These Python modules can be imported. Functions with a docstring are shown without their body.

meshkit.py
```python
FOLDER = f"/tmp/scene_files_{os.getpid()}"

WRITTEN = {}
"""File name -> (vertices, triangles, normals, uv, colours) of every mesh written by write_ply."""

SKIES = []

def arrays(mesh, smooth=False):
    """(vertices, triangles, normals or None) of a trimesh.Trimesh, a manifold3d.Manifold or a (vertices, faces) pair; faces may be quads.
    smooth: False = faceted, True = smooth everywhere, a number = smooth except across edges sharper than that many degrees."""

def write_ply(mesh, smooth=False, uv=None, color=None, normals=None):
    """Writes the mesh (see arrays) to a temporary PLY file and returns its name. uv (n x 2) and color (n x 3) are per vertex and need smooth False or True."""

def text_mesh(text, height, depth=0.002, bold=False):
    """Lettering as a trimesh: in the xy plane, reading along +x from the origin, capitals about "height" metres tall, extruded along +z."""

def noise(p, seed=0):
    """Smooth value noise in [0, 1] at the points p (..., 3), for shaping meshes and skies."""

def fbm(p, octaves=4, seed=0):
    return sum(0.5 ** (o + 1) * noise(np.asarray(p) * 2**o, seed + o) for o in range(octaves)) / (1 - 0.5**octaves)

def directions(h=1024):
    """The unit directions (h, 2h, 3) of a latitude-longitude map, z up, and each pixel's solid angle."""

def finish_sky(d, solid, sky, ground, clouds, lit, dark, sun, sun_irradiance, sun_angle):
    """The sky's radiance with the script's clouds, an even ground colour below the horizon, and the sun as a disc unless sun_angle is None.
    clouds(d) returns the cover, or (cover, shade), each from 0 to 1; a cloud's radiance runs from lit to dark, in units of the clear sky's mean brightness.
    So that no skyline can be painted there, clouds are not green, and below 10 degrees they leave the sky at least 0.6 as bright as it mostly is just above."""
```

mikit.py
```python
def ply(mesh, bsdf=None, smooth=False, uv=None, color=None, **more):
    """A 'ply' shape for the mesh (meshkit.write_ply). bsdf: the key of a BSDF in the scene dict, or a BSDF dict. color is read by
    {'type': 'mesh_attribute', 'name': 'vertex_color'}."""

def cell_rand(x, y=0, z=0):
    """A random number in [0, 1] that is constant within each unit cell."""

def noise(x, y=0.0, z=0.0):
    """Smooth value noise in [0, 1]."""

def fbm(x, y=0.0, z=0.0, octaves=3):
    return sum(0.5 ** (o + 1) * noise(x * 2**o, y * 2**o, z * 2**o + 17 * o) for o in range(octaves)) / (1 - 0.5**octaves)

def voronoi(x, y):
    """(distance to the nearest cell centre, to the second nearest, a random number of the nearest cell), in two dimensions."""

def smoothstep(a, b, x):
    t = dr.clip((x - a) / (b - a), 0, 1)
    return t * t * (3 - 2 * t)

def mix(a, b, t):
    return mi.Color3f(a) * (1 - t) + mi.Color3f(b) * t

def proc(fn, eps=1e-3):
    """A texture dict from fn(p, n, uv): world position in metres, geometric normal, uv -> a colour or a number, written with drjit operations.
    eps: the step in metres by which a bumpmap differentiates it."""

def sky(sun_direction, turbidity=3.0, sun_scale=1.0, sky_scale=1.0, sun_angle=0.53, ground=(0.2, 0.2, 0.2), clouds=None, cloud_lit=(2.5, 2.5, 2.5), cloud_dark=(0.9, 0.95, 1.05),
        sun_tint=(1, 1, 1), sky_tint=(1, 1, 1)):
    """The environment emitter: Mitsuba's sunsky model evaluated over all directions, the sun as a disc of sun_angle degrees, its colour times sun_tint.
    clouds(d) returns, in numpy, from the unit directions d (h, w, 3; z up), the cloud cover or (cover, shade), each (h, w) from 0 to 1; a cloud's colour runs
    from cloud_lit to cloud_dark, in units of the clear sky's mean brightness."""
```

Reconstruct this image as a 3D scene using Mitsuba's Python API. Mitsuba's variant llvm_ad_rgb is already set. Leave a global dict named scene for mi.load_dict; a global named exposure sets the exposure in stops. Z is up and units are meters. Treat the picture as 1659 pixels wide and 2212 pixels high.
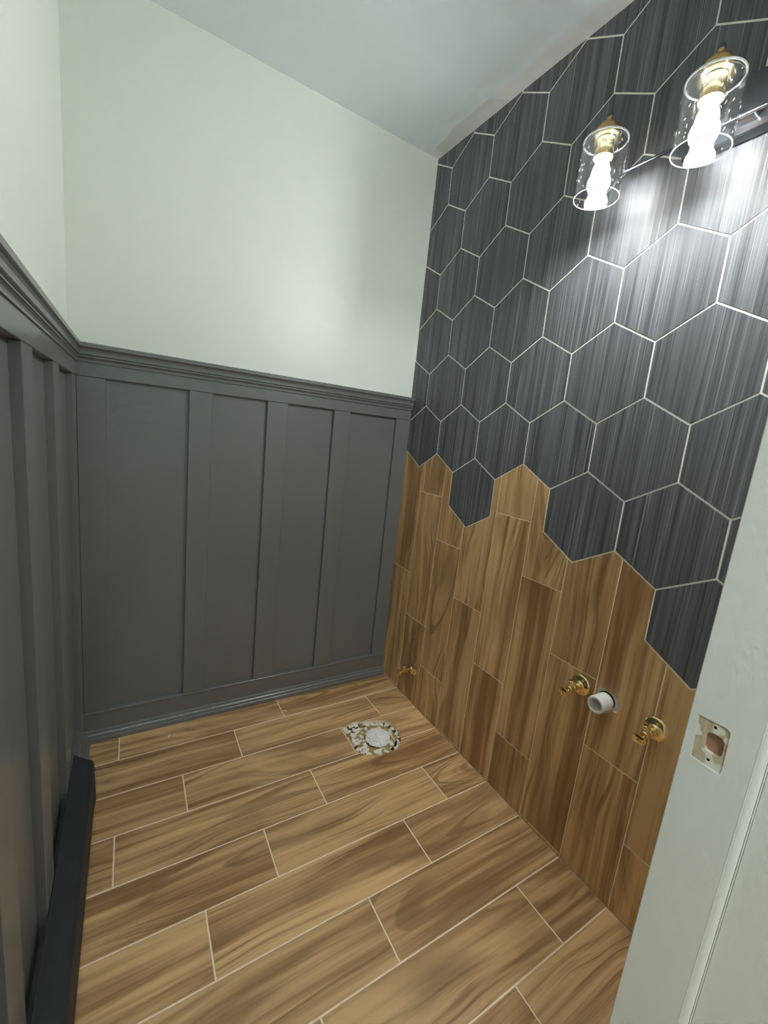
import math, random
import numpy as np
import trimesh
import manifold3d as m3
import drjit as dr
import mitsuba as mi
import mikit, meshkit
from mikit import noise, fbm, voronoi, cell_rand, smoothstep, mix
from shapely.geometry import Polygon, Point, box as sbox
from shapely.ops import unary_union

T = mi.ScalarTransform4f
scene, labels = {'type': 'scene'}, {}
random.seed(7)

# ---------------------------------------------------------------- camera, exposure, large lights
exposure = 0.38
EYE = np.array([-1.1454, -1.7159, 1.2327])
DOWN, FWD = np.array([-0.00197, -0.20500, -0.97876]), np.array([0.51803, 0.83699, -0.17635])
scene['camera'] = {'type': 'perspective', 'fov': 85.175, 'fov_axis': 'x', 'near_clip': 0.01, 'far_clip': 50.0,
                   'to_world': T().look_at(origin=EYE.tolist(), target=(EYE + FWD).tolist(), up=(-DOWN).tolist())}
BULB = 235.0          # radiance of each bulb
HALL = 55.0            # radiance of the lamp in the hall ceiling, behind the camera

# room measures (metres): tiled wall at x = 0, back wall at y = 0, floor at z = 0
H, XL, YF = 2.4388, -1.315, -1.53

# ---------------------------------------------------------------- helpers
taken = {}
def key_of(name, parent=None):
    base = f'{parent}__{name}' if parent else name
    n = taken.get(base, 0)
    taken[base] = n + 1
    return base if n == 0 else f'{base}_{n:03d}'

def obj(name, mesh, mat, parent=None, smooth=False, uv=None, label=None, **more):
    k = key_of(name, parent)
    scene[k] = mikit.ply(mesh, mat, smooth=smooth, uv=uv, **more)
    if label:
        labels[k] = {'label': label}
    return k

def thing(name, label, cat, group=None):
    k = key_of(name)
    labels[k] = {'label': label, 'category': cat}
    if group:
        labels[k]['group'] = group
    return k

def structure(k, label=None):
    labels.setdefault(k, {})['kind'] = 'structure'
    if label:
        labels[k]['label'] = label
    return k

def bx(x0, x1, y0, y1, z0, z1):
    m = trimesh.creation.box((abs(x1 - x0), abs(y1 - y0), abs(z1 - z0)))
    m.apply_translation(((x0 + x1) / 2, (y0 + y1) / 2, (z0 + z1) / 2))
    return m

def soft_box(x0, x1, y0, y1, z0, z1, r=0.0015):
    """A box with chamfered edges (hull of eight small boxes' corners)."""
    pts = []
    lo, hi = np.array([min(x0, x1), min(y0, y1), min(z0, z1)]), np.array([max(x0, x1), max(y0, y1), max(z0, z1)])
    for s in np.ndindex(2, 2, 2):
        c = np.where(s, hi, lo)
        d = np.where(s, -1, 1)
        for a in range(3):
            q = c + d * r
            q[a] = c[a]
            pts.append(q)
    return trimesh.convex.convex_hull(np.array(pts))

def join(ms):
    return trimesh.util.concatenate(ms)

def frame(axis):
    """(u, v, n): in-plane axes and outward normal for plates on a plane."""
    return {'floor': (np.array([1, 0, 0.]), np.array([0, 1, 0.]), np.array([0, 0, 1.])),
            'right': (np.array([0, -1, 0.]), np.array([0, 0, 1.]), np.array([-1, 0, 0.])),   # u = -y, v = z, out of the wall = -x
            'left': (np.array([0, 1, 0.]), np.array([0, 0, 1.]), np.array([1, 0, 0.])),
            'back': (np.array([1, 0, 0.]), np.array([0, 0, 1.]), np.array([0, -1, 0.]))}[axis]

def plate(poly, axis, d0, d1, bevel=0.0):
    """A thin plate over a shapely polygon in plane coordinates, from depth d0 to d1 (d1 towards the room), its outer rim bevelled.
    Returns (mesh, plane coordinates of each vertex)."""
    U, V, N = frame(axis)
    polys = [poly] if poly.geom_type == 'Polygon' else [g for g in poly.geoms if g.area > 2e-5]
    vs, fs, st = [], [], []
    at = 0
    def put(p2, d):
        return p2[:, :1] * U + p2[:, 1:] * V + np.reshape(d, (-1, 1)) * N
    for P in polys:
        P = P.simplify(2e-5)
        top = P.buffer(-bevel, join_style=2) if bevel else P
        if top.is_empty or top.geom_type != 'Polygon' or top.area < 1e-5:
            top, b = P, 0
        v2, f2 = trimesh.creation.triangulate_polygon(top)
        v2 = np.asarray(v2)
        a, b2, c = (v2[f2[:, k]] for k in range(3))
        flip = (b2 - a)[:, 0] * (c - a)[:, 1] - (b2 - a)[:, 1] * (c - a)[:, 0] < 0
        f2 = np.where(flip[:, None], f2[:, ::-1], f2)
        vs.append(put(v2, np.full(len(v2), d1))); st.append(v2); fs.append(f2 + at); at += len(v2)
        for ring, outer in [(top.exterior, True)] + [(r, False) for r in top.interiors]:
            r = np.array(ring.coords)[:-1]
            area = 0.5 * np.sum(r[:, 0] * np.roll(r[:, 1], -1) - np.roll(r[:, 0], -1) * r[:, 1])
            if (area > 0) != outer:
                r = r[::-1]
            # outward offset of each vertex
            e = np.roll(r, -1, 0) - r
            nrm = np.stack([e[:, 1], -e[:, 0]], 1) / (np.linalg.norm(e, axis=1, keepdims=True) + 1e-12)
            mit = nrm + np.roll(nrm, 1, 0)
            mit = mit / np.maximum((mit ** 2).sum(1, keepdims=True) / 2, 0.25)
            out = r + mit * bevel
            lev = [(r, d1), (out, d1 - bevel * 0.8), (out, d0)] if bevel else [(r, d1), (r, d0)]
            n = len(r)
            for (ra, da), (rb, db) in zip(lev[:-1], lev[1:]):
                i = np.arange(n); j = (i + 1) % n
                vv = np.vstack([put(ra, np.full(n, da)), put(rb, np.full(n, db))])
                ff = np.vstack([np.stack([i, i + n, j + n], 1), np.stack([i, j + n, j], 1)])
                vs.append(vv); st.append(np.vstack([ra, rb])); fs.append(ff + at); at += len(vv)
    m = trimesh.Trimesh(np.vstack(vs), np.vstack(fs), process=False)
    if np.dot(np.cross(U, V), N) < 0:
        m.faces = m.faces[:, ::-1]
    return m, np.vstack(st)

def lathe(profile, n=40, axis='z'):
    """Revolves (radius, height) pairs; the axis is z, or -x (out of the tiled wall)."""
    p = np.array(profile, float)
    m = trimesh.creation.revolve(p, sections=n)
    if axis == '-x':
        m.apply_transform(np.array([[0, 0, -1, 0], [0, 1, 0, 0], [1, 0, 0, 0], [0, 0, 0, 1.]]))
    return m

def tube(pts, r, n=14):
    import itertools
    p = np.asarray(pts, float)
    t = np.gradient(p, axis=0); t /= np.linalg.norm(t, axis=1, keepdims=True)
    ref = np.array([0, 0, 1.]) if abs(t[0][2]) < 0.8 else np.array([0, 1., 0])
    a = np.cross(t, ref); a /= np.linalg.norm(a, axis=1, keepdims=True)
    b = np.cross(t, a)
    ang = np.linspace(0, 2 * np.pi, n, endpoint=False)
    v = p[:, None] + r * (np.cos(ang)[None, :, None] * a[:, None] + np.sin(ang)[None, :, None] * b[:, None])
    k = len(p)
    f = []
    for i in range(k - 1):
        for j in range(n):
            q = (i * n + j, i * n + (j + 1) % n, (i + 1) * n + (j + 1) % n, (i + 1) * n + j)
            f += [(q[0], q[2], q[1]), (q[0], q[3], q[2])]
    v = np.vstack([v.reshape(-1, 3), p[:1], p[-1:]])
    for j in range(n):
        f += [(k * n, j, (j + 1) % n), (k * n + 1, (k - 1) * n + (j + 1) % n, (k - 1) * n + j)]
    m = trimesh.Trimesh(v, np.array(f), process=False)
    trimesh.repair.fix_normals(m)
    return m

def extrude_along(profile, axis, a0, a1, base, sign=1, mitre0=0.0, mitre1=0.0):
    """Sweeps a moulding profile (distance from the wall, height) along a wall. axis 'x': back wall (distance = -y);
    axis 'y': left wall (distance = +x). A mitre slides each end by that multiple of the distance."""
    P = np.array(profile, float)
    n = len(P)
    def end(a, mt):
        s = a + mt * P[:, 0]
        return np.stack([s, base - P[:, 0], P[:, 1]], 1) if axis == 'x' else np.stack([base + P[:, 0], s, P[:, 1]], 1)
    v = np.vstack([end(a0, mitre0), end(a1, mitre1)])
    i = np.arange(n); j = (i + 1) % n
    f = np.vstack([np.stack([i, j, j + n], 1), np.stack([i, j + n, i + n], 1)])
    v2, f2 = trimesh.creation.triangulate_polygon(Polygon(P))
    idx = np.array([np.argmin(((P - q) ** 2).sum(1)) for q in v2])
    f = np.vstack([f, idx[f2], idx[f2][:, ::-1] + n])
    m = trimesh.Trimesh(v, f, process=False)
    trimesh.repair.fix_normals(m)
    return m

# ---------------------------------------------------------------- materials
def mat(name, colour, rough=0.5, spec=0.5, bump=None, bscale=1.0, eps=1e-3, **more):
    c = {'type': 'rgb', 'value': list(colour)} if not callable(colour) else mikit.proc(colour)
    r = rough if not callable(rough) else mikit.proc(rough)
    b = {'type': 'principled', 'base_color': c, 'roughness': r, **({} if more.get('metallic') else {'specular': spec}), **more}
    if bump is not None:
        b = {'type': 'bumpmap', 'scale': bscale, 'arbitrary': mikit.proc(bump, eps), 'bsdf': b}
    scene[name] = {'type': 'twosided', 'bsdf': b}
    return name

def piece(uv):
    """Numbers of a tile from its coordinates: each piece has its own 20 m cell in uv."""
    i, j = dr.floor(uv.x / 20 + 0.5), dr.floor(uv.y / 20 + 0.5)
    return i, j, uv.x - 20 * i, uv.y - 20 * j

def wood_colour(p, n, uv):
    i, j, u, v = piece(uv)
    a, b, e = cell_rand(i, j, 3), cell_rand(i, j, 9), cell_rand(i, j, 14)
    s = u + 3.1 * a + 7 * b
    # growth rings cut by the plank: slow waves along it, arches where the surface grazes the heart
    wave = fbm(s * 1.7, v * 5 + 5 * b, 1.0, 3) - 0.5
    heart = (v - 0.05 * (a - 0.5)) + 0.10 * wave
    arch = heart * heart * (16 + 26 * e) + 0.75 * fbm(s * 1.1 + 9 * a, v * 3, 3.0, 2)
    t = mi.Float(dr.select(e > 0.45, arch, heart * 3.2 + 0.35 * wave))
    ring = noise(t * 12 + 11 * b, 3.0, 2.0) * 0.5 + noise(t * 30, s * 0.8, 5.0) * 0.5
    along = (v + 0.03 * wave)
    pore = fbm(s * 5.5, along * 230, 1.0, 3)
    streak = fbm(s * 1.5 + 2, along * 62, 4.0 * e, 3)
    soft = fbm(s * 1.8, v * 9, 8.0 * b, 3)
    w = dr.clip(0.58 + 0.50 * (ring - 0.5) + 0.75 * (streak - 0.5) + 0.85 * (soft - 0.5) + 0.30 * (pore - 0.5), 0, 1)
    c = mix((0.285, 0.146, 0.064), (0.660, 0.425, 0.205), smoothstep(0.15, 0.88, w))
    blot = smoothstep(0.52, 0.74, fbm(s * 2.6 + 4, v * 12 + 2 * wave, 8.0 * a, 4))
    c = mix(c, (0.205, 0.108, 0.052), blot * 0.62)
    vein = smoothstep(0.66, 0.84, noise(t * 52, s * 2.2, 7.0)) * smoothstep(0.40, 0.62, noise(s * 3.0, v * 16, 4.0))
    c = mix(c, (0.185, 0.092, 0.040), vein * 0.55)
    return c * (0.88 + 0.20 * b)

def wood_bump(p, n, uv):
    i, j, u, v = piece(uv)
    return fbm(u * 9 + 3 * cell_rand(i, j, 3), v * 300, 1.0, 2)

def slate_colour(p, n, uv):
    i, j, u, v = piece(uv)
    a = cell_rand(i, j, 3)
    s = v + 2 * a
    q = u + 5 * a + 0.0035 * (fbm(s * 3, 3 * a, 1.0, 2) - 0.5)
    wide = fbm(q * 75, s * 1.6, 3.0, 3)
    mid = fbm(q * 310, s * 2.4, 9.0, 2)
    fine = noise(q * 1100, s * 9, 2.0)
    light = smoothstep(0.66, 0.86, noise(q * 420, s * 2.5, 5.0)) * smoothstep(0.35, 0.75, noise(q * 700, s * 6.0, 7.0))
    w = dr.clip(0.44 + 0.80 * (wide - 0.5) + 0.62 * (mid - 0.5) + 0.42 * (fine - 0.5), 0, 1)
    c = mix((0.036, 0.037, 0.043), (0.166, 0.171, 0.190), w)
    return mix(c, (0.38, 0.38, 0.385), light * 0.45)

def slate_bump(p, n, uv):
    i, j, u, v = piece(uv)
    a = cell_rand(i, j, 3)
    q = u + 5 * a
    return fbm(q * 420, v * 3, 1.0, 2)

def paint_bump(p, n, uv):
    return noise(p.x * 260 + p.y * 190, p.z * 230, p.y * 260) + 0.6 * noise(p.x * 60, p.y * 60, p.z * 60)

def ceiling_colour(p, n, uv):
    # a strip along the tiled wall where the ceiling paint was cut away, with a ragged edge
    c = mi.Color3f(0.690, 0.755, 0.775)
    edge = -0.046 + 0.020 * (fbm(p.y * 9, 2.0, 1.0, 3) - 0.5) - 0.010 * smoothstep(-0.10, -0.20, p.y)
    strip = smoothstep(-0.004, 0.004, p.x - edge)
    out = edge - 0.03 - 0.06 * noise(p.y * 4, 7.0, 1.0)
    wash = smoothstep(-0.012, 0.012, p.x - out) * smoothstep(0.2, 0.5, noise(p.y * 13, p.x * 40, 3.0))
    c = mix(c, (0.640, 0.690, 0.700), 0.5 * wash)
    swipe = smoothstep(-0.003, 0.003, p.x - edge + 0.008) * smoothstep(-0.418, -0.408, p.y + 0.03 * (p.x / 0.05)) * smoothstep(-0.040, -0.052, p.y)
    strip = dr.maximum(strip, swipe)
    tan = mix(mix((0.66, 0.65, 0.63), (0.71, 0.70, 0.68), fbm(p.y * 26, p.x * 60, 1.0, 2)), (0.58, 0.58, 0.56), swipe)
    return mix(c, tan, strip * 0.9)

mat('wood_tile', wood_colour, 0.36, 0.45, wood_bump, 0.0004)
mat('slate_tile', slate_colour, 0.58, 0.5, slate_bump, 0.00035, eps=4e-4)
mat('cream_grout', lambda p, n, uv: mix((0.78, 0.75, 0.67), (0.88, 0.85, 0.78), fbm(p.x * 90, p.y * 90, p.z * 90, 2)), 0.85, 0.2)
mat('tan_grout', lambda p, n, uv: mix((0.76, 0.61, 0.45), (0.90, 0.76, 0.59), fbm(p.x * 90, p.y * 90, p.z * 90, 2)), 0.85, 0.2)
mat('wall_paint', (0.722, 0.757, 0.706), 0.42, 0.4, paint_bump, 0.00025)
mat('ceiling_paint', ceiling_colour, 0.8, 0.25, paint_bump, 0.0004)
mat('charcoal_paint', lambda p, n, uv: mix((0.117, 0.121, 0.122), (0.137, 0.141, 0.142), fbm(p.x * 7, p.y * 7, p.z * 3, 3)), 0.24, 0.5, paint_bump, 0.00035, clearcoat=0.5, clearcoat_gloss=0.75)
mat('navy_board', lambda p, n, uv: mix((0.016, 0.020, 0.026), (0.026, 0.031, 0.038), fbm(p.x * 30, p.y * 20, p.z * 30, 2)), 0.6, 0.35)
mat('raw_edge', (0.13, 0.085, 0.05), 0.8, 0.2)
def jamb_colour(p, n, uv):
    c = mix((0.73, 0.745, 0.71), (0.79, 0.80, 0.765), fbm(p.y * 30, p.z * 9, p.x * 30, 3))
    scuff = smoothstep(0.83, 0.90, noise(p.y * 210, p.z * 46, 3.0)) * smoothstep(0.80, 0.9, noise(p.y * 33 + 4, p.z * 11, 5.0))
    return mix(c, (0.12, 0.13, 0.12), scuff)
mat('jamb_paint', jamb_colour, 0.45, 0.4, paint_bump, 0.0003)
mat('brass', (0.93, 0.74, 0.40), 0.07, metallic=1.0)
mat('lamp_brass', (0.78, 0.50, 0.20), 0.24, metallic=1.0)
mat('black_metal', (0.030, 0.034, 0.042), 0.22, 0.6)
mat('white_plastic', (0.78, 0.78, 0.75), 0.35, 0.5)
mat('bare_pine', lambda p, n, uv: mix(mix((0.38, 0.31, 0.19), (0.60, 0.53, 0.39), fbm(p.y * 420, p.z * 60, 2.0, 3)), (0.70, 0.68, 0.60), smoothstep(0.58, 0.70, noise(p.y * 150, p.z * 120, 4.0))), 0.8, 0.2)
mat('red_pine', lambda p, n, uv: mix((0.30, 0.16, 0.10), (0.44, 0.27, 0.18), fbm(p.y * 50, p.z * 25, 2.0, 3)), 0.8, 0.2)
mat('dark_hole', (0.02, 0.018, 0.012), 0.9, 0.1)
def mortar_colour(p, n, uv):
    k = fbm(p.x * 60, p.y * 60, p.z * 60, 3)
    c = mix((0.30, 0.20, 0.075), (0.80, 0.79, 0.70), smoothstep(0.34, 0.50, k))
    return mix(c, (0.10, 0.075, 0.035), smoothstep(0.66, 0.74, noise(p.x * 95, p.y * 95, 5.0)))
mat('mortar', mortar_colour, 0.9, 0.2)
def ochre_colour(p, n, uv):
    k = fbm(p.x * 55, p.y * 55, p.z * 55, 3)
    c = mix((0.26, 0.17, 0.055), (0.52, 0.38, 0.16), k)
    return mix(c, (0.82, 0.80, 0.70), smoothstep(0.50, 0.62, noise(p.x * 75, p.y * 75, p.z * 75)))
mat('stained_flange', ochre_colour, 0.55, 0.4)
mat('white_rag', lambda p, n, uv: mix((0.78, 0.79, 0.76), (0.88, 0.88, 0.85), fbm(p.x * 90, p.y * 90, 1.0, 2)), 0.9, 0.2)
mat('white_dust', (0.80, 0.78, 0.72), 0.95, 0.1)
mat('plaster', lambda p, n, uv: mix((0.40, 0.38, 0.35), (0.68, 0.66, 0.62), fbm(p.y * 120, p.z * 120, 1.0, 3)), 0.9, 0.2)
mat('hall_paint', (0.66, 0.72, 0.70), 0.7, 0.3)
scene['shade_glass'] = {'type': 'thindielectric', 'int_ior': 1.5}
scene['rim_glass'] = {'type': 'principledthin', 'base_color': {'type': 'rgb', 'value': [0.80, 0.86, 0.86]}, 'roughness': 0.3, 'diff_trans': 1.0, 'spec_trans': 0.0, 'eta': 1.5}

# ---------------------------------------------------------------- room shell
TH = 0.10
floor = structure(obj('floor', bx(-1.45, 0.1, -1.60, 0.1, -0.12, -0.055), 'dark_hole'))
back = structure(obj('wall_back', bx(-1.45, 0.1, 0.0, TH, -0.05, H + 0.05), 'wall_paint'))
left = structure(obj('wall_left', bx(XL - TH, XL, -1.66, 0.0, -0.05, H + 0.05), 'wall_paint'))
right = structure(obj('wall_right', bx(0.006, 0.006 + TH, -1.66, 0.0, -0.05, H + 0.05), 'plaster'))
ceil = structure(obj('ceiling', bx(XL, 0.006, -1.66, 0.0, H, H + TH), 'ceiling_paint'))

# hexagon lattice of the tiled wall: u = -y, v = z
W2, SK, TILT, Y0, Z0 = 0.12, 0.13822, 0.01574, 0.12915, 1.25091
def lat(c, k):
    yl, zl = -c * W2, k * SK
    return (Y0 - (yl + zl * TILT), Z0 + zl - yl * TILT)
def hexagon(c, k):
    return Polygon([lat(c, k + 1), lat(c + 1, k + .5), lat(c + 1, k - .5), lat(c, k - 1), lat(c - 1, k - .5), lat(c - 1, k + .5)])
WALL = sbox(0.0, 0.0, 1.545, H)
cells = []
for r in range(-6, 1):
    for c in range(-2, 15):
        if (c - r) % 2 == 0:
            cells.append((c, -1.5 * r))
cells += [(3, -1.5), (7, -1.5), (9, -1.5), (11, -1.5), (13, -1.5), (10, -3.0), (12, -3.0)]
hexes = [hexagon(c, k).intersection(WALL) for c, k in cells]
hexes = [h for h in hexes if not h.is_empty and h.area > 1e-5]
HEXAREA = unary_union([h.buffer(1e-4) for h in hexes])
G = 0.0022            # half a grout joint
def tiles(axis, polys, holder, name, material, face, along, holes=None):
    for i, P in enumerate(polys):
        P = P if holes is None else P.difference(holes)
        if P.is_empty or P.area < 6e-5:
            continue
        lip = random.uniform(-0.00025, 0.00025)
        m, st = plate(P, axis, face - 0.004, face + lip, 0.0008)
        c = np.array(P.centroid.coords[0])
        loc = st - c
        if along == 'v':
            uv = np.stack([loc[:, 1], loc[:, 0]], 1) if material == 'wood_tile' else loc
        else:
            uv = loc
        uv = uv + 20.0 * np.array([i % 8 + 1, i // 8 + 1 + (0 if axis == 'floor' else 9)])
        obj(name, m, material, holder, uv=uv)

tiles('right', [h.buffer(-G, join_style=2) for h in hexes], right, 'hex_tile', 'slate_tile', 0.0, 'hex')

# upright wood planks under the hexagons
JU = [0.0, 0.167, 0.325, 0.484, 0.643, 0.801, 0.958, 1.120, 1.279, 1.437, 1.545]
OFF = [0.611, 0.404, 0.817]
planks = []
below = WALL.difference(HEXAREA.buffer(0.0012, join_style=2))
_a = np.linspace(0, 2 * np.pi, 40, endpoint=False)
_r = 0.0335 + 0.0035 * np.sin(3 * _a + 1.0) + 0.0022 * np.sin(5 * _a + 2.2) + 0.0012 * np.sin(11 * _a)
pipe_hole = Polygon(np.stack([1.1570 + _r * np.cos(_a), 0.5675 + _r * np.sin(_a)], 1))
for k in range(len(JU) - 1):
    cuts = sorted([OFF[k % 3] + 0.601 * q for q in (-2, -1, 0, 1, 2)])
    for z0, z1 in zip(cuts[:-1], cuts[1:]):
        P = sbox(JU[k] + 0.0016 * (k > 0), max(z0 + 0.0016, 0.002), JU[k + 1] - 0.0016, z1 - 0.0016)
        if z1 < 0.006:
            continue
        P = P.intersection(below).difference(pipe_hole)
        for g in ([P] if P.geom_type == 'Polygon' else list(P.geoms)):
            if g.area > 2e-4:
                planks.append(g)
tiles('right', planks, right, 'wood_plank', 'wood_tile', 0.0, 'v')
gm, _ = plate(HEXAREA.buffer(0.0006), 'right', -0.006, -0.0013)
obj('grout', gm, 'cream_grout', right, label='cream grout between the charcoal hexagon tiles')
gm, _ = plate(WALL.difference(HEXAREA.buffer(0.0006)).difference(pipe_hole), 'right', -0.006, -0.0013)
obj('grout', gm, 'tan_grout', right, label='tan grout between the upright wood-look planks')

# floor planks
FL = sbox(XL, YF - 0.12, -0.0015, 0.0)
drain = Polygon([(-.380, -.322), (-.345, -.315), (-.316, -.310), (-.285, -.316), (-.253, -.326), (-.215, -.339), (-.185, -.353), (-.166, -.380), (-.159, -.409),
                 (-.163, -.440), (-.173, -.471), (-.190, -.496), (-.209, -.513), (-.232, -.523), (-.257, -.528), (-.290, -.526), (-.317, -.521), (-.343, -.508), (-.363, -.492), (-.382, -.470)])
JY = [0.0, -.164, -.321, -.481, -.640, -.799, -.957, -1.118, -1.277, -1.436, -1.595, -1.66]
FO = [-.577, -.181, -.385, -.581, -.187, -.377, -.594, -.192, -.373, -.57, -.19]
fl = []
for k in range(len(JY) - 1):
    cuts = [FO[k] + 0.6075 * q for q in (-3, -2, -1, 0, 1)]
    for x0, x1 in zip(cuts[:-1], cuts[1:]):
        P = sbox(x0 + 0.0021, JY[k + 1] + 0.0021, x1 - 0.0021, JY[k] - 0.0021).intersection(FL)
        if P.area > 1e-4:
            fl.append(P)
tiles('floor', fl, floor, 'wood_plank', 'wood_tile', 0.0, 'u', holes=drain)
gm, _ = plate(FL.buffer(0.002).difference(drain), 'floor', -0.012, -0.0013)
obj('grout', gm, 'tan_grout', floor, label='tan grout between the wood-look floor planks')

# ---------------------------------------------------------------- charcoal board-and-batten panelling
RAIL = [(0.0, 1.4255), (0.034, 1.4255), (0.0365, 1.423), (0.0365, 1.4125), (0.0345, 1.4105), (0.0315, 1.4085), (0.0290, 1.404), (0.0278, 1.3985), (0.0278, 1.3965),
        (0.0305, 1.3955), (0.0318, 1.3935), (0.0318, 1.3905), (0.0305, 1.3885), (0.0265, 1.3875), (0.0265, 1.3845), (0.0290, 1.3835), (0.0290, 1.3815), (0.0262, 1.3800),
        (0.0235, 1.3770), (0.0225, 1.3735), (0.0225, 1.3715), (0.0238, 1.3700), (0.0238, 1.3675), (0.0, 1.3675)]
BASE = [(0.0, 0.0), (0.040, 0.0), (0.040, 0.012), (0.0385, 0.0165), (0.0360, 0.0185), (0.0340, 0.0190), (0.0340, 0.0225), (0.0320, 0.0270), (0.0285, 0.0305), (0.0255, 0.0320),
        (0.0255, 0.0350), (0.0240, 0.0385), (0.0205, 0.0410), (0.0, 0.0410)]
XB = XL + 0.020       # front of the left wall's battens
tb = structure(key_of('trim_1'), 'charcoal board-and-batten panelling on the back wall')
obj('panel', bx(XL, -0.0005, -0.003, 0.0, 0.0, 1.37), 'charcoal_paint', tb)
for x0, x1 in ((XB, -1.216), (-.965, -.887), (-.683, -.600), (-.397, -.319), (-.079, -.001)):
    obj('batten', soft_box(x0, x1, -0.0178, -0.002, 0.1155, 1.3227, 0.0012), 'charcoal_paint', tb)
obj('top_rail', soft_box(XL + 0.004, -0.0008, -0.0181, -0.002, 1.3233, 1.372, 0.0012), 'charcoal_paint', tb)
obj('bottom_rail', soft_box(XL + 0.004, -0.0008, -0.0181, -0.002, 0.002, 0.1150, 0.0012), 'charcoal_paint', tb)
obj('rail_lip', soft_box(XL + 0.004, -0.0008, -0.0212, -0.002, 0.1062, 0.1154, 0.0012), 'charcoal_paint', tb)
obj('chair_rail', extrude_along(RAIL, 'x', XL, -0.0005, 0.0, mitre0=1.0), 'charcoal_paint', tb)
bb = structure(obj('baseboard_back', extrude_along(BASE, 'x', XL, -0.0005, -0.0005, mitre0=1.0), 'charcoal_paint'))
tl = structure(key_of('trim_2'), 'charcoal board-and-batten panelling on the left wall')
obj('panel', bx(XL, XL + 0.002, -1.50, 0.0, 0.0, 1.37), 'charcoal_paint', tl)
for y0, y1 in ((-1.42, -1.335), (-1.095, -1.010), (-.803, -.716), (-.474, -.389), (-.103, -.018)):
    obj('batten', soft_box(XL + 0.001, XB, y0, y1, 0.1155, 1.3227, 0.0012), 'charcoal_paint', tl)
obj('top_rail', soft_box(XL + 0.001, XB + 0.0003, -1.50, -0.0185, 1.3233, 1.372, 0.0012), 'charcoal_paint', tl)
obj('bottom_rail', soft_box(XL + 0.001, XB + 0.0003, -1.50, -0.0185, 0.002, 0.1150, 0.0012), 'charcoal_paint', tl)
obj('rail_lip', soft_box(XL + 0.001, XB + 0.0022, -1.50, -0.0216, 0.1062, 0.1154, 0.0012), 'charcoal_paint', tl)
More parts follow.
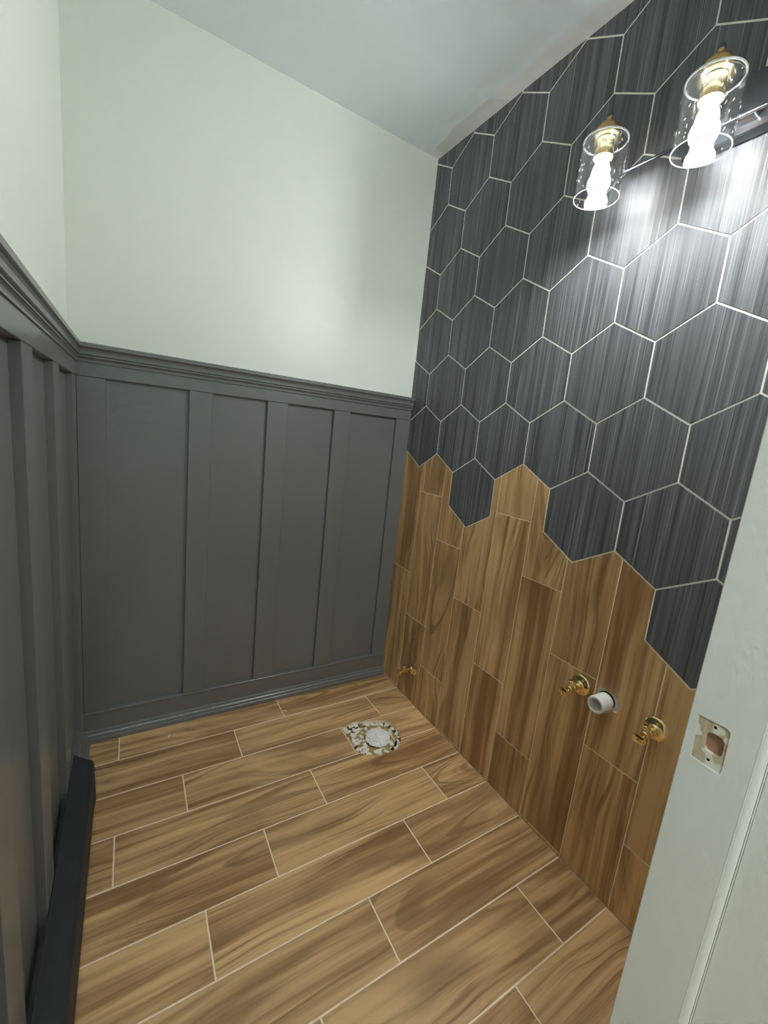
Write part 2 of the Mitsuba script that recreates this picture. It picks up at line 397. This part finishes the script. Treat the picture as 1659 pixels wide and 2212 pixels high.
obj('chair_rail', extrude_along(RAIL, 'y', -1.50, 0.0, XL, mitre1=-1.0), 'charcoal_paint', tl)
bl = structure(obj('baseboard_left', extrude_along(BASE, 'y', -1.50, -0.0005, XL, mitre1=-1.0), 'charcoal_paint'))

# ---------------------------------------------------------------- doorway, seen from just outside it
XJ = -0.55
door = structure(key_of('door_1'), 'off-white painted door jamb without a door, scuffed, with an empty strike-plate recess')
# the jamb in plan (x, y): face with the recess, a rounded step, then the set-back outer part
def jamb_plan():
    pts = [(XJ + 0.115, -1.5245), (XJ + 0.0012, -1.5245)]
    pts += [(XJ + 0.0, -1.5257), (XJ, -1.5935)]
    for a in np.linspace(0, 90, 7):     # rounded step
        pts.append((XJ + 0.0075 - 0.0075 * math.cos(math.radians(a)), -1.5935 - 0.0075 * math.sin(math.radians(a))))
    pts += [(XJ + 0.0105, -1.6010), (XJ + 0.0105, -1.6030), (XJ + 0.0085, -1.6035), (XJ + 0.0085, -1.700), (XJ + 0.115, -1.700)]
    return Polygon(pts)
jamb = trimesh.creation.extrude_polygon(jamb_plan(), 2.06)
def to_manifold(m):
    m = m.copy(); m.merge_vertices()
    return m3.Manifold(m3.Mesh(np.asarray(m.vertices, np.float32), np.asarray(m.faces, np.uint32)))
mort = Polygon([(-1.5339, .9400), (-1.5353, .9025), (-1.5364, .8838), (-1.5650, .8818), (-1.5674, .8840), (-1.5682, .8885), (-1.5672, .9275), (-1.5668, .9368), (-1.5646, .9396), (-1.5606, .9407), (-1.5490, .9402)])
latch = Polygon([(-1.5443, .9210), (-1.5444, .9119), (-1.5453, .9041), (-1.5478, .9002), (-1.5558, .8990), (-1.5614, .8996), (-1.5643, .9040), (-1.5649, .9124), (-1.5641, .9200), (-1.5612, .9248), (-1.5547, .9264), (-1.5481, .9253)])
def prism_x(poly, x0, x1):
    m = trimesh.creation.extrude_polygon(poly, x1 - x0)      # (y, z) polygon pushed along x
    m.apply_transform(np.array([[0, 0, 1, x0], [1, 0, 0, 0], [0, 1, 0, 0], [0, 0, 0, 1.]]))
    return m
cut = to_manifold(jamb) - to_manifold(prism_x(mort, XJ - 0.01, XJ + 0.0022)) - to_manifold(prism_x(latch, XJ - 0.01, XJ + 0.0100))
screws = [(-1.5518, .9336), (-1.5530, .8909)]
obj('jamb', cut, 'jamb_paint', door)
lipm = latch.buffer(0.0012).difference(latch.buffer(0.0002))
bed = mort.buffer(-0.0002).difference(latch.buffer(0.0003))
for sy, sz in screws:
    bed = bed.difference(Point(sy, sz).buffer(0.0018, 12))
obj('strike_recess', prism_x(bed, XJ + 0.0018, XJ + 0.0023), 'bare_pine', door, label='bare wood recess cut for the strike plate')
obj('latch_hole', prism_x(latch.buffer(-0.0003), XJ + 0.0075, XJ + 0.0097), 'red_pine', door, label='reddish bare wood at the bottom of the latch hole')
obj('latch_side', prism_x(latch.buffer(-0.0001).difference(latch.buffer(-0.0005)), XJ + 0.0019, XJ + 0.0080), 'bare_pine', door)
for sy, sz in screws:
    obj('screw_hole', prism_x(Point(sy, sz).buffer(0.0022, 12), XJ + 0.00212, XJ + 0.00235), 'dark_hole', door, label='dark screw hole')
for a in ((-1.5935, XJ - 0.0004), (-1.6022, XJ + 0.0082)):      # ridges of paint left along the step
    obj('paint_ridge', soft_box(a[1], a[1] + 0.0012, a[0] - 0.0007, a[0] + 0.0007, 0.0, 2.06, 0.0003), 'jamb_paint', door)
obj('header', bx(-1.31, -0.44, -1.70, -1.5245, 2.06, 2.09), 'jamb_paint', door)
front = structure(obj('wall_front', join([bx(XJ + 0.105, 0.006, -1.66, YF, 0.0, H), bx(XL, XJ + 0.105, -1.66, YF, 2.09, H)]), 'wall_paint'))

# the hall behind the camera
HY = -3.1
hf = structure(obj('floor_hall', bx(-2.5, 0.9, HY, -1.66, -0.05, 0.0), 'wood_tile'))
hc = structure(obj('ceiling_hall', bx(-2.5, 0.9, HY, -1.66, H, H + 0.1), 'hall_paint'))
hw = structure(obj('wall_hall', join([bx(-2.5, 0.9, HY - 0.1, HY, 0, H), bx(-2.6, -2.5, HY, -1.66, 0, H), bx(0.9, 1.0, HY, -1.66, 0, H),
                                      bx(0.006, 0.9, -1.72, -1.66, 0, H), bx(-2.5, XL, -1.72, -1.66, 0, H)]), 'hall_paint'))
hl = thing('hall_ceiling_lamp', 'round white flush lamp on the hall ceiling behind the camera', 'lamp')
obj('pan', lathe([(0.0, H - 0.001), (0.175, H - 0.001), (0.175, H - 0.03), (0.165, H - 0.03), (0.0, H - 0.03)], 32).apply_translation((-1.25, -2.45, 0)), 'white_plastic', hl)
dm = lathe([(0.0, H - 0.075), (0.07, H - 0.071), (0.12, H - 0.058), (0.155, H - 0.040), (0.163, H - 0.031)], 32).apply_translation((-1.25, -2.45, 0))
if dm.face_normals[:, 2].mean() > 0:
    dm.invert()
obj('diffuser', dm, 'white_plastic', hl, smooth=True, emitter={'type': 'area', 'radiance': {'type': 'rgb', 'value': [HALL * 0.95, HALL * 1.0, HALL * 1.0]}})

# ---------------------------------------------------------------- vanity light on the hexagon tiles
LX, LZ0, LZ1, LR = -0.125, 1.885, 2.016, 0.0545
LY = (-0.931, -1.165, -1.399)
vl = thing('vanity_light', 'vanity light with clear glass cylinders, brass sockets and black bar on the hexagon tiles', 'light fixture')
obj('backplate', soft_box(-0.030, -0.0005, -1.268, -1.072, 1.942, 2.060, 0.004), 'black_metal', vl, label='dark rectangular backplate')
bar = tube([(-0.045, y, 1.972) for y in np.linspace(LY[0] + 0.004, LY[2] - 0.004, 9)], 0.0042)
obj('bar', bar, 'black_metal', vl, smooth=40, label='thin dark horizontal bar')
for dy in (-0.05, 0.05):
    obj('standoff', tube([(-0.029, -1.165 + dy, 1.972), (-0.037, -1.165 + dy, 1.972), (-0.046, -1.165 + dy, 1.972)], 0.006), 'black_metal', vl, smooth=40)
def glass_shade(y):
    n = 64
    prof = [(0.020, LZ1 + 0.0030), (0.040, LZ1 + 0.0025), (LR - 0.006, LZ1 + 0.0005), (LR - 0.0015, LZ1 - 0.0035), (LR, LZ1 - 0.009), (LR, (LZ0 + LZ1) / 2), (LR, LZ0 + 0.0015)]
    inner = [(r - 0.0028 if r > 0.041 else r, z - 0.0028 if z > LZ1 - 0.01 else z) for r, z in prof]
    return join([lathe(prof, n), lathe(inner, n)]).apply_translation((LX, y, 0))
def seeds(y, seed):
    r = np.random.default_rng(seed)
    ms = []
    for _ in range(46):
        a, z = r.uniform(0, 6.283), r.uniform(LZ0 + 0.006, LZ1 - 0.014)
        m = trimesh.creation.icosphere(1, 1.0)
        m.apply_scale([0.0006, 0.0011, r.uniform(0.0012, 0.0042)])
        m.apply_transform(trimesh.transformations.rotation_matrix(r.uniform(-0.6, 0.6), [1, 0, 0]))
        m.apply_translation((LR - 0.0014, 0, z))
        m.apply_transform(trimesh.transformations.rotation_matrix(a, [0, 0, 1]))
        ms.append(m)
    return join(ms).apply_translation((LX, y, 0))
def torus(R, r, z, y, n=64, k=10):
    a = np.linspace(0, 2 * np.pi, k + 1)
    return lathe(np.stack([R + r * np.cos(a), z + r * np.sin(a)], 1), n).apply_translation((LX, y, 0))
for y in LY:
    arm = [(-0.045, y, 1.972), (-0.050, y, 2.005), (-0.058, y, 2.036), (-0.075, y, 2.052), (-0.098, y, 2.056), (-0.118, y, 2.056)]
    ts = np.linspace(0, len(arm) - 1, 26)
    from scipy.interpolate import CubicSpline
    obj('arm', tube(CubicSpline(range(len(arm)), arm)(ts), 0.0040), 'black_metal', vl, smooth=50)
    sh = obj('shade', glass_shade(y), 'shade_glass', vl, smooth=50, label='clear glass cylinder open at the bottom')
    obj('rim', torus(LR - 0.0012, 0.0013, LZ0 + 0.001, y), 'rim_glass', sh, smooth=True)
    obj('rim', torus(LR - 0.0034, 0.0022, LZ1 - 0.0012, y), 'rim_glass', sh, smooth=True)
    sd = obj('seeds', seeds(y, int(-y * 1000)), 'rim_glass', sh, smooth=True, label='small elongated bubbles in the glass')
    labels[sd]['kind'] = 'stuff'
    cap = [(0.0, 2.068), (0.006, 2.068), (0.007, 2.058), (0.014, 2.056), (0.024, 2.048), (0.031, 2.037), (0.0335, 2.026), (0.0335, LZ1 + 0.0042), (0.0, LZ1 + 0.0042)]
    so = obj('cap', lathe(cap, 40).apply_translation((LX, y, 0)), 'lamp_brass', vl, smooth=30, label='brass cap over the glass')
    obj('finial', trimesh.creation.icosphere(2, 0.0068).apply_translation((LX, y, 2.073)), 'black_metal', so, smooth=True)
    cup = [(0.0, LZ1 + 0.002), (0.0215, LZ1 + 0.002), (0.0215, LZ1 - 0.034), (0.0230, LZ1 - 0.0345), (0.0230, LZ1 - 0.038), (0.0195, LZ1 - 0.038), (0.0195, LZ1 - 0.030), (0.0, LZ1 - 0.030)]
    obj('socket', lathe(cup, 40).apply_translation((LX, y, 0)), 'lamp_brass', vl, smooth=30, label='brass socket cup inside the glass')
    b = obj('bulb', lathe([(0.0, LZ1 - 0.0305), (0.0150, LZ1 - 0.0305), (0.0160, LZ1 - 0.036), (0.0160, LZ1 - 0.046), (0.0, LZ1 - 0.046)], 28).apply_translation((LX, y, 0)), 'white_plastic', vl, smooth=30)
    zc = LZ1 - 0.096
    prof = [(0.0159, LZ1 - 0.0462), (0.0168, LZ1 - 0.053), (0.0205, LZ1 - 0.064)] + [(0.0275 * math.sin(t), zc + 0.0275 * math.cos(t)) for t in np.linspace(math.radians(55), math.radians(179.9), 14)]
    gl = lathe([(r, z) for r, z in prof], 24).apply_translation((LX, y, 0))
    if (np.asarray(gl.face_normals)[:, :2] * (gl.triangles_center[:, :2] - [LX, y])).sum() < 0:
        gl.invert()
    obj('globe', gl, 'white_plastic', b, smooth=True, label='glowing white globe',
        emitter={'type': 'area', 'radiance': {'type': 'rgb', 'value': [BULB * 0.97, BULB, BULB * 0.97]}})

# ---------------------------------------------------------------- brass stop valves and the drain pipe
def valve(y, z, label):
    t = thing('stop_valve', label, 'valve', 'brass stop valves on the wood-look wall')
    P = lambda m: m.apply_translation((-0.0005, y, z))
    obj('escutcheon', P(lathe([(0.0, 0.0), (0.0305, 0.0), (0.0305, 0.0014), (0.0288, 0.0034), (0.0255, 0.0052), (0.0205, 0.0066), (0.0155, 0.0078), (0.0120, 0.0100), (0.0105, 0.0135), (0.0102, 0.0165), (0.0, 0.0165)], 48, '-x')), 'brass', t, smooth=35)
    obj('body', P(join([lathe([(0.0, 0.016), (0.0085, 0.016), (0.0085, 0.031), (0.0112, 0.033), (0.0112, 0.040), (0.0090, 0.042), (0.0090, 0.056), (0.0068, 0.058), (0.0068, 0.064), (0.0, 0.064)], 32, '-x')])), 'brass', t, smooth=35)
    out = lathe([(0.0, 0.0), (0.0058, 0.0), (0.0058, 0.010), (0.0085, 0.0115), (0.0085, 0.0195), (0.0072, 0.0205), (0.0048, 0.0205), (0.0048, 0.008), (0.0, 0.008)], 28)
    out.apply_transform(trimesh.transformations.rotation_matrix(math.radians(-14), [1, 0, 0]))
    obj('outlet', P(out.apply_translation((-0.049, 0.0, 0.003))), 'brass', t, smooth=35, label='upright outlet with a dark open mouth')
    hd = lathe([(0.0, 0.063), (0.0040, 0.063), (0.0040, 0.070), (0.0085, 0.0715), (0.0150, 0.0735), (0.0176, 0.0765), (0.0176, 0.0800), (0.0165, 0.0818), (0.0070, 0.0822), (0.0060, 0.0814), (0.0, 0.0814)], 44, '-x')
    hd.apply_scale([1.0, 1.0, 0.66])
    h = obj('handle', P(hd.apply_translation((0, 0, -0.004))), 'brass', t, smooth=35, label='oval brass handle')
    obj('screw', P(lathe([(0.0, 0.0812), (0.0034, 0.0812), (0.0034, 0.0832), (0.0020, 0.0838), (0.0, 0.0838)], 20, '-x').apply_translation((0, 0, -0.004))), 'lamp_brass', h, smooth=35)
valve(-0.275, 0.169, 'brass stop valve low in the far corner beside the charcoal panelling')
valve(-1.077, 0.571, 'brass stop valve immediately left of the white drain pipe')
valve(-1.289, 0.575, 'brass stop valve right of the white drain pipe, nearest the door jamb')

PY, PZ = -1.1535, 0.5665
pp = thing('drain_pipe', 'white plastic drain pipe stub sticking out of the wood-look wall between two brass valves', 'pipe')
def at_pipe(m):
    return m.apply_translation((-0.0005, PY, PZ))
obj('collar', at_pipe(lathe([(0.0180, -0.03), (0.0235, -0.03), (0.0235, 0.026), (0.0228, 0.028), (0.0228, 0.0305), (0.0238, 0.032), (0.0238, 0.044), (0.0225, 0.0465), (0.0183, 0.0470), (0.0176, 0.0450), (0.0176, -0.03), (0.0180, -0.03)], 48, '-x')), 'white_plastic', pp, smooth=35)
obj('thread', at_pipe(join([lathe([(0.0236, q), (0.0245, q + 0.001), (0.0245, q + 0.002), (0.0236, q + 0.003)], 48, '-x') for q in (0.0330, 0.0370, 0.0410)])), 'white_plastic', pp, smooth=35)
pm, _ = plate(pipe_hole.buffer(0.002).difference(Point(-PY, PZ).buffer(0.0237, 24)), 'right', -0.006, -0.0032)
v = np.array(pm.vertices); v[:, 0] += 0.0016 * (meshkit.noise(v * 130) - 0.5); pm.vertices = v
obj('rough_plaster', pm, 'plaster', right, label='rough plaster showing around the white drain pipe')
obj('pipe_gap', plate(Point(-PY + 0.0015, PZ + 0.0030).buffer(0.0247, 24).difference(Point(-PY, PZ - 0.001).buffer(0.0245, 24)), 'right', -0.0034, -0.0021)[0], 'dark_hole', right, label='dark gap over the white drain pipe')

# ---------------------------------------------------------------- the open toilet drain in the floor
rng = np.random.default_rng(11)
def lumpy(poly, z0, amp, freq, seed, step=0.006):
    """A rough horizontal bed over a polygon."""
    x0, y0, x1, y1 = poly.bounds
    xs, ys = np.arange(x0 - step, x1 + 2 * step, step), np.arange(y0 - step, y1 + 2 * step, step)
    X, Y = np.meshgrid(xs, ys, indexing='ij')
    p = np.stack([X.ravel(), Y.ravel(), np.zeros(X.size)], 1)
    z = z0 + amp * (meshkit.fbm(p * freq, 3, seed) - 0.5) * 2
    p[:, 2] = z
    n, k = X.shape
    i, j = np.meshgrid(np.arange(n - 1), np.arange(k - 1), indexing='ij')
    a = i * k + j
    q = np.stack([a, a + k, a + k + 1, a + 1], -1).reshape(-1, 4)
    return trimesh.Trimesh(p, np.vstack([q[:, [0, 1, 2]], q[:, [0, 2, 3]]]), process=False)
obj('mortar_bed', lumpy(drain.buffer(0.004), -0.0135, 0.010, 55, 3, 0.003), 'mortar', floor, smooth=True, label='rough stained mortar in the toilet drain hole')
fg = thing('toilet_flange', 'stained ochre closet flange ring set in the hole in the wood-look floor', 'drain flange')
FC = (-0.268, -0.437)
ring = lathe([(0.056, -0.016), (0.088, -0.016), (0.090, -0.011), (0.087, -0.0085), (0.068, -0.0080), (0.062, -0.006), (0.058, -0.0055), (0.056, -0.009), (0.056, -0.016)], 72)
v = np.array(ring.vertices); v[:, 2] += 0.0045 * (meshkit.fbm(v * [60, 60, 0] + 5, 3, 2) - 0.5) * 2; ring.vertices = v
obj('ring', ring.apply_translation((*FC, 0)), 'stained_flange', fg, smooth=60)
slot = trimesh.creation.extrude_polygon(Polygon([(0.074 * math.cos(a), 0.074 * math.sin(a)) for a in np.radians(np.linspace(-72, -22, 12))] + [(0.083 * math.cos(a), 0.083 * math.sin(a)) for a in np.radians(np.linspace(-22, -72, 12))]), 0.0025)
obj('bolt_slot', slot.apply_translation((*FC, -0.0075)), 'dark_hole', fg, label='dark curved bolt slot')
obj('collar', lathe([(0.0545, -0.06), (0.057, -0.06), (0.057, -0.004), (0.0545, -0.004), (0.0545, -0.06)], 48).apply_translation((*FC, 0)), 'stained_flange', fg, smooth=40)
rag = trimesh.creation.icosphere(5, 1.0)
v = np.array(rag.vertices)
f1 = meshkit.fbm(v * 2.4 + 3, 4, 5)
fold = np.abs(meshkit.fbm(v * [1.5, 1.5, 2.5] + 9, 2, 8) - 0.5) * 2
v = v * (0.78 + 0.34 * f1 - 0.34 * np.exp(-fold * 22))[:, None]
rag.vertices = v * [0.054, 0.054, 0.0165]
k = thing('rag', 'crumpled white rag stuffed into the toilet drain in the floor', 'rag')
obj('cloth', rag.apply_translation((FC[0], FC[1], 0.003)), 'white_rag', k, smooth=True)
taken['rag'] = 1
# chips of white mortar along the rim of the hole
def chip(x, y, s, seed, flat=0.5, zz=-0.006):
    r = np.random.default_rng(seed)
    p = r.normal(size=(14, 3)); p /= np.linalg.norm(p, axis=1, keepdims=True)
    m = trimesh.convex.convex_hull(p * [s, s * 0.75, s * flat])
    m.apply_transform(trimesh.transformations.rotation_matrix(r.uniform(0, 6.28), [0, 0, 1]))
    return m.apply_translation((x, y, zz))
cp = [(-.366, -.336, .022), (-.350, -.375, .018), (-.362, -.415, .014), (-.368, -.455, .011), (-.330, -.350, .014), (-.345, -.405, .010), (-.312, -.330, .010), (-.318, -.365, .013), (-.322, -.425, .012), (-.333, -.470, .013),
      (-.300, -.505, .009), (-.262, -.514, .008), (-.225, -.506, .010), (-.196, -.475, .011), (-.178, -.440, .010), (-.175, -.405, .012), (-.190, -.378, .013), (-.208, -.365, .011), (-.228, -.352, .012), (-.248, -.343, .010), (-.276, -.335, .009), (-.240, -.500, .007), (-.345, -.492, .008)]
for q, (x, y, s) in enumerate(cp):
    obj('mortar_chip', chip(x, y, s, 40 + q, 0.45, -0.010 if s > .012 else -0.008), 'white_dust', floor)
# two small flecks of paint or dust lying on the planks
for q, (x, y, L, a) in enumerate([(-1.02, -0.104, 0.016, 68), (-0.565, -0.128, 0.018, -40)]):
    m = soft_box(-L / 2, L / 2, -0.0022, 0.0022, 0.0002, 0.0016, 0.0005)
    m.apply_transform(trimesh.transformations.rotation_matrix(math.radians(a), [0, 0, 1]))
    kk = obj('paint_fleck', m.apply_translation((x, y, 0)), 'white_dust')
    labels[kk] = {'label': ['white paint fleck on the floor plank below the left end of the panelling', 'white paint fleck on the floor by the joint of the plank nearest the panelling'][q], 'category': 'paint fleck'}

# ---------------------------------------------------------------- dark trim piece along the foot of the left wall
def trim_section(y, top):
    """Cross-section (x, z) at y, anticlockwise from the foot."""
    k = top / 0.228 * 0.82
    return [(-1.247, 0.0), (-1.2445, 0.02), (-1.2445, 0.168 * k), (-1.2470, 0.183 * k), (-1.2530, 0.192 * k), (-1.2620, 0.196 * k), (-1.2820, 0.215 * k), (-1.2900, 0.226 * k), (-1.2938, 0.228 * k), (-1.2948, 0.222 * k), (-1.2800, 0.100 * k), (-1.2720, 0.045), (-1.2700, 0.0)]
secs = [(-1.49, 0.228), (-1.2, 0.228), (-0.9, 0.228), (-0.62, 0.228), (-0.50, 0.230), (-0.44, 0.234), (-0.40, 0.237), (-0.37, 0.239), (-0.345, 0.239), (-0.333, 0.234)]
vv = [np.array([[x + (0.003 if (z < 0.03 and y > -0.35 and x > -1.25 and z > 0.01) else 0.0), y, z] for x, z in trim_section(y, t)]) for y, t in secs]
n = len(vv[0]); ff = []
for a in range(len(vv) - 1):
    for i in range(n):
        j = (i + 1) % n
        ff += [(a * n + i, (a + 1) * n + i, (a + 1) * n + j), (a * n + i, (a + 1) * n + j, a * n + j)]
v2, f2 = trimesh.creation.triangulate_polygon(Polygon(trim_section(0, 0.228)))
idx = np.array([np.argmin(((np.array(trim_section(0, 0.228)) - q) ** 2).sum(1)) for q in v2])
ff += idx[f2].tolist() + (idx[f2][:, ::-1] + (len(vv) - 1) * n).tolist()
tm = trimesh.Trimesh(np.vstack(vv), np.array(ff), process=False)
trimesh.repair.fix_normals(tm)
bo = obj('loose_trim', tm, 'navy_board', smooth=35)
labels[bo] = {'label': 'long dark navy trim piece standing on the floor along the foot of the left wall', 'category': 'trim'}
